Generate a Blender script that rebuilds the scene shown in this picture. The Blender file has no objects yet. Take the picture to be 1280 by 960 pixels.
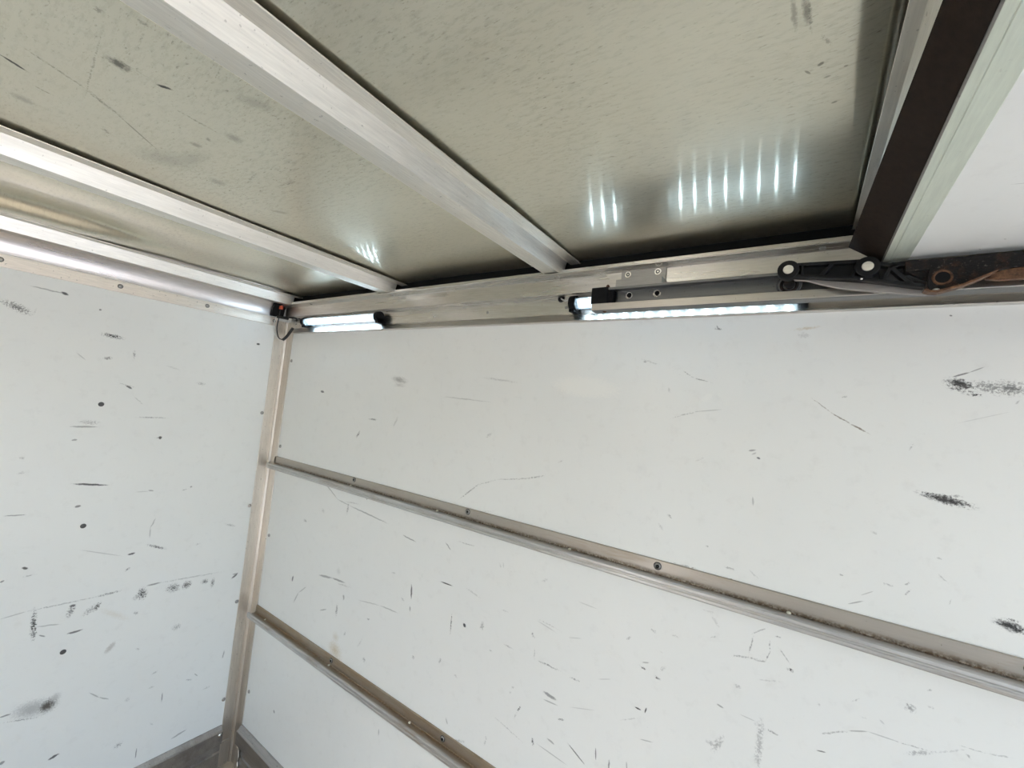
import bpy, bmesh, math, random
from mathutils import Vector, Matrix
random.seed(7)
C = bpy.context.scene.collection
SC = bpy.context.scene
PI = math.pi
ZO = 1.59          # height of the camera above the truck floor; heights below are measured from the lens unless noted

# ------------------------------------------------------------------ camera
cam = bpy.data.cameras.new('camera')
cam.sensor_width = 36.0
cam.lens = 36.0 * 532.488 / 1280.0
cam.clip_start = 0.01
co = bpy.data.objects.new('camera', cam)
C.objects.link(co)
r0 = Vector((0.8252702, 0.5564612, 0.0963329))
r1 = Vector((0.0441961, 0.1064179, -0.9933388))
r2 = Vector((-0.5630061, 0.8240304, 0.0632301))
co.matrix_world = Matrix(((r0.x, -r1.x, -r2.x, 0.0), (r0.y, -r1.y, -r2.y, -1.0), (r0.z, -r1.z, -r2.z, ZO), (0, 0, 0, 1)))
SC.camera = co

# ------------------------------------------------------------------ sky, sun, exposure
world = bpy.data.worlds.new('world')
SC.world = world
world.use_nodes = True
wn = world.node_tree
bgn = wn.nodes['Background']
sky = wn.nodes.new('ShaderNodeTexSky')
sky.sky_type = 'NISHITA'
sky.sun_disc = False
sky.sun_elevation = math.radians(52)
sky.sun_rotation = math.radians(200)
sky.altitude = 100
sky.air_density = 1.0
sky.dust_density = 3.0
sky.ozone_density = 1.0
wn.links.new(sky.outputs[0], bgn.inputs[0])
bgn.inputs[1].default_value = 0.30

sun = bpy.data.lights.new('sun', 'SUN')
sun.energy = 2.2
sun.angle = math.radians(1.0)
sun.color = (1.0, 0.96, 0.90)
so = bpy.data.objects.new('sun', sun)
C.objects.link(so)
so.rotation_euler = Vector((0.30, 0.62, -0.90)).to_track_quat('-Z', 'Y').to_euler()

SC.view_settings.view_transform = 'Standard'
SC.view_settings.look = 'None'
SC.view_settings.gamma = 1.0
SC.view_settings.use_curve_mapping = False
SC.view_settings.exposure = 1.83
SC.cycles.max_bounces = 14
SC.cycles.diffuse_bounces = 7
SC.cycles.glossy_bounces = 7
SC.cycles.transparent_max_bounces = 12
SC.cycles.sample_clamp_indirect = 6.0

# scuffs, smears and one painted wall reflection: centre (two axes, metres), half length, half width, angle, strength, kind
MARKS_LEFT = [
 (-0.5783,1.7123,0.0286,0.0077,-0.077,1,'n'),(-0.5819,1.6366,0.0114,0.0059,0.157,0.7,'n'),(-0.5153,1.6602,0.0142,0.0041,-1.453,0.5,'n'),(-0.5156,1.5441,0.0122,0.004,-0.535,0.8,'d'),
 (-0.7989,1.7555,0.0312,0.0128,-0.397,0.8,'n'),(-0.7404,1.825,0.0455,0.0025,-0.058,0.45,'d'),(-0.7062,1.8235,0.0105,0.0047,-0.268,0.9,'d'),(-0.614,1.4031,0.0364,0.0033,0.015,0.5,'d'),
 (-0.6018,1.4179,0.0253,0.0082,-0.103,0.35,'n'),(-0.4399,1.4406,0.0466,0.0029,0.006,0.5,'n'),(-0.412,1.3674,0.0117,0.0028,0.08,0.4,'n'),(-0.4067,1.3677,0.006,0.0065,-0.142,0.9,'d'),
 (-0.6312,1.3598,0.0077,0.0036,0.234,0.5,'d'),(-0.3973,1.6282,0.0217,0.0037,-0.199,0.2,'n'),(-0.1136,1.7717,0.0085,0.0052,0.124,0.95,'d'),(-0.6197,1.7934,0.0041,0.0034,-0.02,0.7,'d'),
 (-0.3023,1.5798,0.016,0.0059,-0.021,0.35,'n'),(-0.7623,1.7503,0.0124,0.0021,1.443,0.3,'n'),(-0.5216,1.5504,0.024,0.0025,-0.243,0.3,'n'),(-0.4852,1.4999,0.0202,0.0021,-0.76,0.3,'n'),
 (-0.6466,1.6318,0.0178,0.002,-0.717,0.25,'d'),(-0.8248,1.7633,0.0111,0.0043,-0.323,0.4,'n'),(-0.5751,1.2112,0.0485,0.0039,-0.138,0.9,'d'),(-0.4101,1.175,0.0093,0.0028,-0.197,0.5,'d'),
 (-0.4351,1.1739,0.0212,0.0022,-0.022,0.2,'d'),(-0.2864,1.1774,0.0048,0.0041,0.487,0.5,'d'),(-0.3062,1.1685,0.0101,0.0032,0.301,0.4,'n'),(-0.5982,1.1422,0.0085,0.0044,0.085,0.7,'d'),
 (-0.733,1.1327,0.0252,0.0023,-0.063,0.5,'d'),(-0.3905,1.0545,0.0205,0.0025,-1.902,0.35,'d'),(-0.3952,1.0206,0.0205,0.0022,-1.518,0.35,'d'),(-0.3681,0.9639,0.0334,0.0057,-0.435,0.8,'n'),
 (-0.44,0.9546,0.0119,0.0037,0.052,0.85,'d'),(-0.5214,0.9751,0.0671,0.002,-0.38,0.25,'d'),(-0.4437,0.9022,0.0093,0.0038,0.651,0.6,'n'),(-0.6945,0.9667,0.008,0.0044,-0.407,0.9,'d'),
 (-0.6817,0.9416,0.0139,0.0024,0.056,0.4,'n'),(-0.7367,0.9382,0.0057,0.0032,0.344,0.6,'d'),(-0.1277,1.0048,0.023,0.0047,-0.379,0.4,'n'),(-0.2356,0.9485,0.0093,0.0043,0.267,0.25,'n'),
 (-0.7383,1.3054,0.0066,0.0043,-0.314,0.3,'n'),(-0.7357,1.2607,0.0092,0.0046,0.312,0.25,'n'),(-0.596,0.8298,0.0907,0.0025,-0.02,0.45,'n'),(-0.4861,0.8297,0.0351,0.0043,0.047,0.6,'n'),
 (-0.3614,0.8277,0.0227,0.0038,-0.008,0.55,'d'),(-0.2405,0.8216,0.1156,0.003,-0.058,0.4,'n'),(-0.702,0.8288,0.0301,0.0021,0.099,0.3,'d'),(-0.3917,0.8026,0.0224,0.0139,-1.415,1,'n'),
 (-0.4018,0.7971,0.0174,0.0101,0.461,0.5,'n'),(-0.298,0.7968,0.0229,0.0165,-0.225,0.8,'n'),(-0.2543,0.796,0.0163,0.0151,0.231,1,'n'),(-0.1929,0.7922,0.0137,0.0097,-0.194,0.9,'n'),
 (-0.1637,0.7789,0.0189,0.0075,-1.598,0.8,'n'),(-0.0819,0.7857,0.0163,0.0049,0.698,0.8,'d'),(-0.0812,0.7929,0.0119,0.0034,-0.079,0.5,'d'),(-0.5119,0.794,0.0161,0.0081,1.139,0.95,'n'),
 (-0.527,0.7883,0.0226,0.011,0.692,0.45,'n'),(-0.5752,0.7999,0.0202,0.0096,1.364,0.7,'n'),(-0.5725,0.8163,0.0085,0.0048,-0.2,0.8,'d'),(-0.6562,0.7849,0.0478,0.0074,-1.49,1,'n'),
 (-0.6522,0.7532,0.0129,0.0073,-1.458,0.9,'n'),(-0.6221,0.7712,0.0305,0.0025,-0.181,0.35,'d'),(-0.6331,0.7431,0.0097,0.0025,-0.577,0.6,'d'),(-0.5575,0.7281,0.0215,0.0038,0.034,0.8,'d'),
 (-0.4602,0.6396,0.0233,0.0112,0.945,0.35,'b'),(-0.4612,0.7517,0.0597,0.0123,-0.641,0.22,'t'),(-0.4015,0.7372,0.0084,0.0063,-0.443,0.45,'n'),(-0.2691,0.6408,0.0149,0.0122,-0.02,0.4,'n'),
 (-0.5956,0.5131,0.0287,0.0274,-0.031,0.75,'s'),(-0.6285,0.5199,0.0521,0.031,-0.219,0.4,'s'),(-0.5831,0.5267,0.0219,0.0169,0.969,0.35,'s'),(-0.5974,0.5127,0.018,0.0146,-0.151,0.8,'b'),
 (-0.6846,0.5275,0.0129,0.0031,-0.121,0.6,'d'),(-0.6492,0.497,0.0408,0.0023,-0.302,0.45,'n'),(-0.4827,0.4911,0.0231,0.0021,-0.811,0.4,'d'),(-0.4556,0.4676,0.0191,0.0024,-0.598,0.4,'d'),
 (-0.2837,0.389,0.0192,0.0022,-1.526,0.6,'d'),(-0.0852,0.4655,0.0186,0.003,-1.688,0.45,'d'),(-0.5615,0.3372,0.014,0.0048,0.234,0.85,'d'),(-0.6752,0.3865,0.0066,0.0053,0.306,0.6,'d'),
 (-0.3402,0.2199,0.0211,0.0023,-1.578,0.6,'d'),(-0.3969,0.2799,0.0121,0.0087,0.357,0.5,'n'),(-0.2094,0.2149,0.0289,0.0038,0.161,0.45,'d'),(-0.2012,0.4154,0.0118,0.0045,-0.344,0.4,'n'),
 (-0.3226,0.4427,0.0097,0.0038,-0.165,0.3,'n'),(-0.3192,0.4935,0.01,0.0044,0.385,0.3,'n'),(-0.133,0.3526,0.0143,0.0042,0.095,0.3,'n'),(-0.3811,0.6029,0.0081,0.0036,-0.596,0.35,'n'),
 (-0.3048,0.3032,0.0083,0.0025,-0.881,0.3,'n'),(-0.178,0.4241,0.0118,0.0021,-0.861,0.4,'d'),(-0.3898,0.4317,0.0073,0.0078,1.061,0.25,'n'),
]
MARKS_RIGHT = [
 (-1.1556,1.6598,0.0405,0.0122,-0.138,0.6,'n'),(-1.1524,1.6417,0.0281,0.0069,-0.016,0.3,'n'),(-1.6075,1.5946,0.015,0.0051,-0.087,0.8,'d'),(-1.2725,1.5125,0.0227,0.0036,0.03,0.8,'n'),
 (-1.3461,1.4499,0.0152,0.0057,0.976,0.8,'n'),(-1.1513,1.5141,0.0216,0.0048,-2.016,0.3,'n'),(-0.8503,1.6127,0.0928,0.0023,-0.025,0.4,'n'),(-0.7282,1.6766,0.0667,0.0036,-0.082,0.25,'n'),
 (-0.7472,1.5138,0.0128,0.0046,0.602,0.3,'n'),(-0.7981,1.3422,0.0443,0.0025,0.695,0.55,'n'),(-0.7346,1.3804,0.0416,0.002,0.379,0.35,'n'),(-0.6547,1.4023,0.0532,0.0019,0.181,0.4,'n'),
 (-0.5809,1.4199,0.0336,0.0021,0.316,0.5,'n'),(-0.5087,1.4722,0.008,0.0026,0.478,0.3,'n'),(-0.7672,1.2888,0.0679,0.0028,0.245,0.22,'n'),(-0.1568,1.8112,0.0096,0.0027,-0.122,0.7,'n'),
 (-0.1582,1.8146,0.0051,0.0015,-1.106,0.5,'d'),(-0.4587,1.6689,0.1057,0.0306,-0.05,0.9,'l'),(-0.1695,1.6599,0.0152,0.0075,0.561,0.5,'l'),(-0.2096,1.7085,0.0134,0.0016,-0.555,0.5,'n'),  # widest light patch: a reflection painted into the wall colour
 (-0.1825,1.6979,0.0209,0.0017,-0.259,0.5,'n'),(-0.214,1.6186,0.0293,0.0016,0.366,0.35,'n'),(-0.1649,1.632,0.0292,0.0014,0.164,0.25,'d'),(-0.079,1.5576,0.0074,0.0022,0.269,0.5,'d'),
 (-0.067,1.544,0.0035,0.0026,-0.232,0.8,'d'),(-0.606,1.4127,0.0512,0.002,0.237,0.35,'n'),(-0.2995,1.7369,0.0232,0.0023,-0.277,0.25,'n'),(-0.3096,1.7362,0.0042,0.0024,-0.15,0.4,'d'),
 (-0.2501,1.6723,0.0066,0.0033,-1.311,0.25,'n'),(-0.1771,1.5249,0.0128,0.0016,0.545,0.2,'n'),(0.0024,1.8071,0.0234,0.004,0.135,0.55,'t'),(-0.0007,1.7929,0.0112,0.0059,-0.121,0.2,'n'),
 (0.032,1.657,0.022,0.0012,-0.693,0.45,'b'),(0.0607,1.6362,0.0188,0.0015,-0.546,0.7,'b'),(0.0874,1.6203,0.0173,0.0018,-0.528,0.8,'b'),(0.0635,1.6756,0.0074,0.0021,0.125,0.4,'n'),
 (0.1598,1.5949,0.0062,0.0013,1.186,0.45,'n'),(0.2162,1.7075,0.0172,0.0089,-0.353,1,'s'),(0.2172,1.7042,0.021,0.0106,-0.32,0.9,'n'),(0.2517,1.7032,0.027,0.0097,-0.141,0.65,'n'),
 (0.2698,1.7027,0.024,0.0128,-0.027,0.6,'n'),(0.2763,1.7012,0.0147,0.0071,-0.254,0.5,'s'),(0.2174,1.7225,0.0125,0.0016,0.389,0.7,'d'),(0.2353,1.7311,0.0108,0.001,0.507,0.5,'d'),
 (0.2338,1.6896,0.0118,0.0025,-0.065,1,'n'),(0.2029,1.8232,0.0023,0.0015,-0.276,0.7,'d'),(0.2818,1.6811,0.0058,0.0013,0.795,0.3,'n'),(0.2438,1.6529,0.0353,0.0009,0.384,0.15,'d'),
 (0.204,1.5133,0.0334,0.0083,-0.148,0.95,'s'),(0.2045,1.5134,0.0333,0.0066,-0.166,1,'n'),(0.2147,1.5211,0.0076,0.0032,0.074,0.6,'n'),(-0.0751,1.5517,0.0053,0.0019,0.545,0.3,'d'),
 (0.2783,1.3365,0.0193,0.0085,-0.152,1,'s'),(0.2796,1.3364,0.0189,0.0062,-0.178,1,'n'),(0.28,1.3459,0.0077,0.003,0.037,0.9,'n'),(0.1606,1.365,0.0053,0.0017,0.774,0.5,'n'),
 (0.1615,1.351,0.0077,0.0015,1.009,0.5,'n'),(0.1364,1.3557,0.0089,0.0017,-0.066,0.35,'n'),(0.0943,1.3123,0.0138,0.0013,0.52,0.45,'d'),(0.1095,1.3331,0.0121,0.001,0.622,0.3,'d'),
 (0.0726,1.354,0.0039,0.0018,0.043,0.5,'n'),(0.2042,1.3851,0.008,0.0013,-0.868,0.3,'n'),(0.2129,1.3522,0.0056,0.001,1.189,0.3,'n'),(0.1147,1.4392,0.005,0.0026,-0.378,0.25,'n'),
 (0.1983,1.4169,0.0049,0.0016,-0.071,0.3,'n'),(-0.0478,1.2126,0.0152,0.0014,-2.405,0.5,'n'),(-0.0604,1.1823,0.025,0.0016,-1.707,0.55,'n'),(-0.0756,1.1533,0.0169,0.0024,0.248,0.5,'n'),
 (-0.0477,1.1579,0.0166,0.0019,0.076,0.5,'n'),(-0.0297,1.1909,0.0111,0.0015,-1.486,0.6,'n'),(-0.032,1.1707,0.0132,0.0013,-1.848,0.55,'n'),(-0.0057,1.1818,0.0152,0.0014,-0.839,0.5,'n'),
 (0.0048,1.1602,0.0056,0.0033,-0.07,0.95,'n'),(-0.0167,1.2124,0.0051,0.0019,0.08,0.6,'n'),(-0.2296,1.3934,0.0062,0.0029,-0.644,0.6,'n'),(-0.0719,1.4568,0.0104,0.0019,-1.477,0.35,'d'),
 (-0.2466,1.366,0.0087,0.0035,-0.936,0.25,'n'),(-0.1053,1.3147,0.0101,0.0026,-0.063,0.45,'n'),(-0.0627,1.3155,0.01,0.002,-0.665,0.25,'n'),(-0.194,1.2957,0.0293,0.0024,-0.004,0.5,'n'),
 (-0.1018,1.2938,0.0025,0.0021,-0.237,0.9,'d'),(-0.1492,1.3466,0.0052,0.0021,-0.063,0.4,'n'),(-0.2629,1.0566,0.0072,0.0026,-0.223,0.95,'n'),(-0.2303,1.0485,0.0073,0.003,-0.294,0.9,'n'),
 (-0.2577,1.0693,0.0088,0.0018,0.325,0.4,'d'),(-0.2984,1.1063,0.0066,0.0029,0.791,0.4,'n'),(-0.2014,1.1466,0.0075,0.0026,0.076,0.3,'n'),(-0.2457,1.1414,0.0073,0.0034,-0.127,0.35,'n'),
 (-0.221,1.071,0.0084,0.0035,0.904,0.3,'n'),(-0.126,1.2036,0.0129,0.0032,-0.896,0.2,'n'),(-0.1264,1.1725,0.0075,0.0017,0.599,0.3,'n'),(-0.1375,1.2188,0.0128,0.0021,-0.041,0.2,'n'),
 (-0.4804,0.901,0.0212,0.0047,-0.115,0.6,'d'),(-0.4779,0.8869,0.0233,0.002,0.07,0.4,'d'),(-0.3936,0.9101,0.0369,0.0013,0.325,0.2,'d'),(-0.4899,0.9687,0.0303,0.0023,-0.001,0.65,'n'),
 (-0.5339,0.9804,0.0147,0.0021,-1.462,0.3,'n'),(-0.4192,0.966,0.0139,0.0024,0.059,0.5,'n'),(-0.5646,0.8318,0.0121,0.0025,1.17,0.9,'n'),(-0.5733,0.8105,0.0066,0.002,1.193,0.4,'n'),
 (-0.4458,0.8614,0.0091,0.0024,0.344,0.8,'n'),(-0.5166,0.7755,0.0091,0.003,-1.346,0.95,'n'),(-0.3999,0.8052,0.0297,0.002,-0.489,0.75,'d'),(-0.3535,0.829,0.0148,0.0018,-1.474,0.7,'d'),
 (-0.3209,0.8224,0.0123,0.0025,-1.532,0.6,'d'),(-0.2819,0.841,0.0095,0.0016,-1.433,0.4,'d'),(-0.4677,0.8006,0.0126,0.0027,-0.147,0.45,'d'),(-0.5946,0.7704,0.0485,0.0018,-0.211,0.3,'n'),
 (-0.4647,0.773,0.0483,0.0016,-0.081,0.35,'d'),(-0.2667,0.9682,0.0078,0.002,-0.021,0.95,'d'),(-0.2503,0.9718,0.0072,0.0019,1.342,0.9,'d'),(-0.1077,0.9721,0.0205,0.0068,1.158,0.45,'n'),
 (-0.1198,0.9677,0.0096,0.0053,-0.078,0.35,'n'),(-0.1077,1.0454,0.0076,0.0021,-0.199,0.5,'d'),(-0.2441,0.9118,0.0162,0.0015,0.244,0.35,'d'),(-0.5444,1.0246,0.006,0.0031,-1.262,0.6,'n'),
 (-0.6134,0.9686,0.0172,0.0025,-0.086,0.4,'n'),(-0.7044,0.9894,0.0116,0.0065,1.433,0.5,'n'),(-0.6588,0.7022,0.0082,0.0027,1.262,0.3,'n'),(-0.6679,0.9368,0.0056,0.0027,0.122,0.35,'n'),
 (-0.5941,0.86,0.0044,0.004,0.037,0.25,'n'),(-0.5073,1.0584,0.0303,0.0019,-0.173,0.2,'d'),(-0.4027,1.1448,0.0274,0.0016,-0.024,0.2,'d'),(-0.4272,1.0593,0.02,0.0016,0.302,0.2,'d'),
 (-0.3461,0.9971,0.0188,0.0014,0.397,0.2,'d'),(-0.2849,0.9373,0.0228,0.0015,0.514,0.25,'n'),(0.0495,1.1191,0.0032,0.0019,-0.61,0.3,'n'),(-0.0378,1.0084,0.046,0.0064,-1.587,0.4,'n'),
 (-0.0396,0.9778,0.0095,0.0056,-1.208,0.4,'n'),(-0.0382,1.0402,0.0094,0.0049,-0.075,0.3,'n'),(-0.0176,1.0388,0.0092,0.002,-0.144,0.6,'n'),(0.0742,1.0831,0.0239,0.0019,0.553,0.45,'n'),
 (0.105,1.0997,0.0167,0.0015,0.407,0.4,'d'),(0.1386,1.1066,0.0233,0.0012,0.062,0.3,'d'),(0.1795,1.1101,0.0237,0.0014,0.107,0.4,'n'),(0.1836,1.104,0.0202,0.0033,0.535,0.4,'n'),
 (0.1696,1.1673,0.0073,0.0068,-0.569,0.55,'n'),(0.0561,1.0417,0.0078,0.0015,0.231,0.7,'d'),(0.1002,1.1498,0.0064,0.0016,0.78,0.35,'n'),(0.1937,1.1801,0.0041,0.0021,-0.203,0.3,'n'),
 (0.2434,1.1391,0.0174,0.0011,0.111,0.3,'n'),(0.2699,1.1435,0.0138,0.0014,0.23,0.3,'n'),(0.2382,1.1261,0.0056,0.0017,-0.641,0.4,'n'),(0.2173,1.1235,0.0214,0.0016,0.584,0.22,'n'),
 (-0.0799,1.0949,0.0066,0.0029,0.116,0.35,'n'),(-0.0264,1.1281,0.0196,0.0017,0.318,0.2,'n'),(0.1107,1.1248,0.0049,0.0017,0.11,0.2,'n'),(0.1357,1.1293,0.0044,0.0018,-0.649,0.2,'d'),
 (-0.0587,1.0453,0.0157,0.0012,-0.024,0.25,'d'),(0.1921,1.2056,0.0034,0.0019,0.656,0.35,'n'),(-0.9891,0.9942,0.0244,0.004,-1.456,0.8,'d'),(-0.9871,0.942,0.0092,0.0031,-1.411,0.5,'d'),
 (-0.8486,1.0606,0.027,0.0022,0.026,0.95,'d'),(-0.8161,0.9568,0.0275,0.003,-1.529,0.75,'n'),(-0.7665,0.9692,0.0069,0.0052,-0.676,0.95,'d'),(-0.7071,0.9885,0.0092,0.0037,1.166,0.5,'n'),
 (-1.4388,0.909,0.0471,0.0047,0.163,0.5,'d'),(-1.3604,0.9185,0.0448,0.004,0.075,0.55,'d'),(-1.3299,0.9107,0.0432,0.0028,0.114,0.3,'n'),(-1.35,0.8171,0.0227,0.0057,1.577,0.7,'n'),
 (-1.3192,0.8719,0.0095,0.0046,-1.025,0.5,'d'),(-1.1815,0.8974,0.0643,0.0023,0.158,0.25,'d'),(-1.0827,0.9091,0.0492,0.0026,0.066,0.35,'d'),(-1.4285,0.7916,0.0241,0.0027,0.422,0.45,'d'),
 (-1.176,0.8456,0.0071,0.0032,0.213,0.6,'n'),(-1.023,1.1504,0.0353,0.0025,-0.109,0.5,'d'),(-0.8574,1.1684,0.0171,0.0026,-0.613,0.45,'d'),(-0.7865,1.1927,0.0348,0.002,0.025,0.35,'n'),
 (-1.4718,1.2225,0.063,0.0031,-0.456,0.35,'d'),(-1.3845,1.194,0.0435,0.0023,-0.112,0.35,'d'),(-1.2414,1.1818,0.1196,0.0029,-0.076,0.45,'d'),(-1.3355,1.2022,0.0431,0.0029,0.083,0.35,'n'),
 (-1.3553,1.1779,0.0203,0.0058,-1.598,0.6,'n'),(-1.2561,1.2369,0.0103,0.0044,-1.474,0.8,'d'),(-0.7471,1.0662,0.0305,0.0028,-0.203,0.25,'n'),(-1.3663,0.9494,0.0131,0.0132,-0.618,0.2,'n'),
 (-0.6634,1.1663,0.007,0.0028,-1.189,0.3,'n'),(-0.6536,1.169,0.0069,0.0027,-1.322,0.3,'n'),(-0.5231,1.1671,0.0106,0.0035,0.647,0.25,'n'),(-1.0231,0.9586,0.0085,0.0038,-0.3,0.5,'n'),
 (-1.0783,1.0252,0.0099,0.0032,0.12,0.3,'n'),(-0.6365,1.0533,0.0115,0.0027,-0.005,0.25,'n'),(-0.542,1.0219,0.0061,0.0023,-0.582,0.3,'n'),(-0.501,1.0645,0.0297,0.0021,-0.106,0.25,'n'),
 (-1.2054,0.7553,0.0195,0.004,1.025,0.2,'n'),(-1.6515,0.8389,0.013,0.0059,1.333,0.75,'d'),(-1.5754,0.8185,0.0354,0.0029,-2.477,0.3,'d'),(-1.6117,0.7773,0.0301,0.0039,-2.071,0.35,'d'),
 (-1.3334,0.6827,0.0442,0.0336,-0.123,0.7,'t'),(-1.3209,0.6572,0.0383,0.0171,0.193,0.6,'t'),(-1.3374,0.7267,0.0199,0.0222,1.533,0.35,'t'),(-1.289,0.7567,0.0101,0.0044,1.109,0.4,'n'),
 (-1.3189,0.8706,0.0112,0.0038,1.496,0.4,'d'),(-1.1738,0.7139,0.0084,0.0069,-0.417,0.5,'n'),(-0.9513,0.8089,0.0062,0.0056,-0.887,0.4,'n'),(-0.8433,0.8421,0.0093,0.0037,1.24,0.5,'n'),
 (-0.7957,0.6933,0.0092,0.0037,-1.091,0.45,'n'),(-0.7486,0.6631,0.0268,0.0037,0.373,0.4,'n'),(-0.7798,0.8243,0.0075,0.0036,-0.452,0.3,'n'),(-0.6569,0.7144,0.0059,0.0031,1.535,0.3,'n'),
 (-1.0658,0.5323,0.0106,0.0033,1.631,0.4,'d'),(-1.6641,0.3219,0.0075,0.0056,-0.633,0.6,'d'),(-0.5882,0.8746,0.0047,0.0033,0.714,0.3,'n'),(-1.6145,1.0756,0.0127,0.0065,-0.129,0.5,'n'),
 (-1.5033,1.1383,0.0103,0.0064,-0.498,0.3,'n'),(-0.6346,1.2469,0.0302,0.002,0.04,0.2,'n'),
]
MARKS_CEIL = [
 (-0.775,-0.8681,0.016,0.012,1.851,0.75,'s'),(-0.7734,-0.8719,0.0088,0.0092,1.885,0.6,'s'),(-0.7697,-0.8201,0.0099,0.0041,0.998,0.9,'d'),(-0.6986,-0.8657,0.0234,0.0008,-0.035,0.2,'n'),
 (-0.0229,-0.5416,0.0256,0.0031,1.505,0.4,'s'),(-0.0126,-0.539,0.0234,0.0045,1.443,0.55,'s'),(-0.0096,-0.5307,0.0228,0.0016,1.521,0.3,'n'),(-0.9216,-0.9454,0.0164,0.0031,1.953,0.9,'d'),
 (-0.8772,-0.9099,0.0368,0.0029,1.984,0.45,'n'),(-0.9086,-0.8563,0.0362,0.0042,2.223,0.45,'n'),(-0.9568,-0.8002,0.0492,0.002,2.319,0.45,'d'),(-0.8239,-0.8851,0.0949,0.0013,-0.112,0.35,'n'),
 (-0.8071,-0.7142,0.0156,0.015,1.265,0.35,'s'),(-0.8959,-0.7379,0.0106,0.0092,0.81,0.4,'s'),(-0.8553,-0.734,0.005,0.0077,1.126,0.4,'s'),(-0.6876,-0.9068,0.0045,0.0054,1.686,0.4,'n'),
 (-0.6613,-0.8731,0.0079,0.0043,1.722,0.35,'n'),(-1.0309,-0.9233,0.0171,0.0138,1.931,0.3,'s'),(-0.965,-0.9103,0.0106,0.0028,1.697,0.4,'n'),(-0.6639,-0.7933,0.0134,0.001,-0.139,0.4,'n'),
 (-0.7678,-0.8522,0.0201,0.0021,1.611,0.25,'n'),(-0.9682,-0.7233,0.0777,0.0216,0.129,0.18,'s'),(-1.0098,-0.7436,0.0687,0.0414,0.574,0.2,'s'),(-0.8153,-0.7641,0.0313,0.0027,1.642,0.35,'n'),
 (-0.6797,-0.7378,0.0294,0.0164,1.005,0.22,'s'),(-0.9276,-0.6326,0.0362,0.0027,-0.159,0.35,'n'),(-1.0125,-0.6584,0.0182,0.0164,1.041,0.3,'s'),(-1.0286,-0.5229,0.0229,0.0096,0.877,0.3,'s'),
 (-1.009,-0.8306,0.0098,0.0052,2.479,0.4,'n'),(-0.8686,-0.5873,0.0215,0.0053,0.073,0.35,'n'),(0.0046,-0.4927,0.0105,0.002,1.134,0.35,'n'),(0.0013,-0.4608,0.004,0.0025,-0.435,0.6,'d'),
 (-0.0109,-0.4547,0.0059,0.0015,0.976,0.5,'d'),(0.0076,-0.4381,0.004,0.0018,-0.151,0.4,'d'),(0.024,-0.446,0.0026,0.0016,0.173,0.5,'d'),(0.0168,-0.3895,0.0034,0.002,-0.139,0.5,'d'),
 (-0.4514,0.1283,0.0341,0.0155,-0.119,0.2,'s'),
]
# ------------------------------------------------------------------ node helpers
def N(nt, kind, **kw):
    n = nt.nodes.new(kind)
    for k, v in kw.items():
        setattr(n, k, v)
    return n
def LK(nt, a, b):
    nt.links.new(a, b)
def math_node(nt, op, a, b=None, c=None, clamp=False):
    n = N(nt, 'ShaderNodeMath', operation=op, use_clamp=clamp)
    for i, v in enumerate((a, b, c)):
        if v is None:
            continue
        if isinstance(v, (int, float)):
            n.inputs[i].default_value = v
        else:
            LK(nt, v, n.inputs[i])
    return n.outputs[0]
def mixc(nt, fac, a, b):
    n = N(nt, 'ShaderNodeMix', data_type='RGBA')
    for sock, v in ((n.inputs[0], fac), (n.inputs[6], a), (n.inputs[7], b)):
        if isinstance(v, (int, float)):
            sock.default_value = v
        elif isinstance(v, tuple):
            sock.default_value = (v[0], v[1], v[2], 1)
        else:
            LK(nt, v, sock)
    return n.outputs[2]
def noise(nt, vec, scale, detail=2.0, rough=0.55, dist=0.0):
    n = N(nt, 'ShaderNodeTexNoise')
    n.inputs['Scale'].default_value = scale
    n.inputs['Detail'].default_value = detail
    n.inputs['Roughness'].default_value = rough
    n.inputs['Distortion'].default_value = dist
    LK(nt, vec, n.inputs['Vector'])
    return n.outputs['Fac']
def remap(nt, v, a, b, c=0.0, d=1.0):
    n = N(nt, 'ShaderNodeMapRange')
    n.inputs[1].default_value = a; n.inputs[2].default_value = b
    n.inputs[3].default_value = c; n.inputs[4].default_value = d
    LK(nt, v, n.inputs[0])
    return n.outputs[0]
def stretch(nt, vec, s):
    n = N(nt, 'ShaderNodeVectorMath', operation='MULTIPLY')
    LK(nt, vec, n.inputs[0]); n.inputs[1].default_value = s
    return n.outputs[0]
def new_mat(name):
    m = bpy.data.materials.new(name)
    m.use_nodes = True
    nt = m.node_tree
    return m, nt, nt.nodes['Principled BSDF']
def coords(nt):
    return N(nt, 'ShaderNodeTexCoord').outputs['Object']
def bump(nt, bsdf, h, strength, dist=0.001):
    b = N(nt, 'ShaderNodeBump')
    b.inputs['Strength'].default_value = strength
    b.inputs['Distance'].default_value = dist
    LK(nt, h, b.inputs['Height'])
    LK(nt, b.outputs[0], bsdf.inputs['Normal'])

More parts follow.
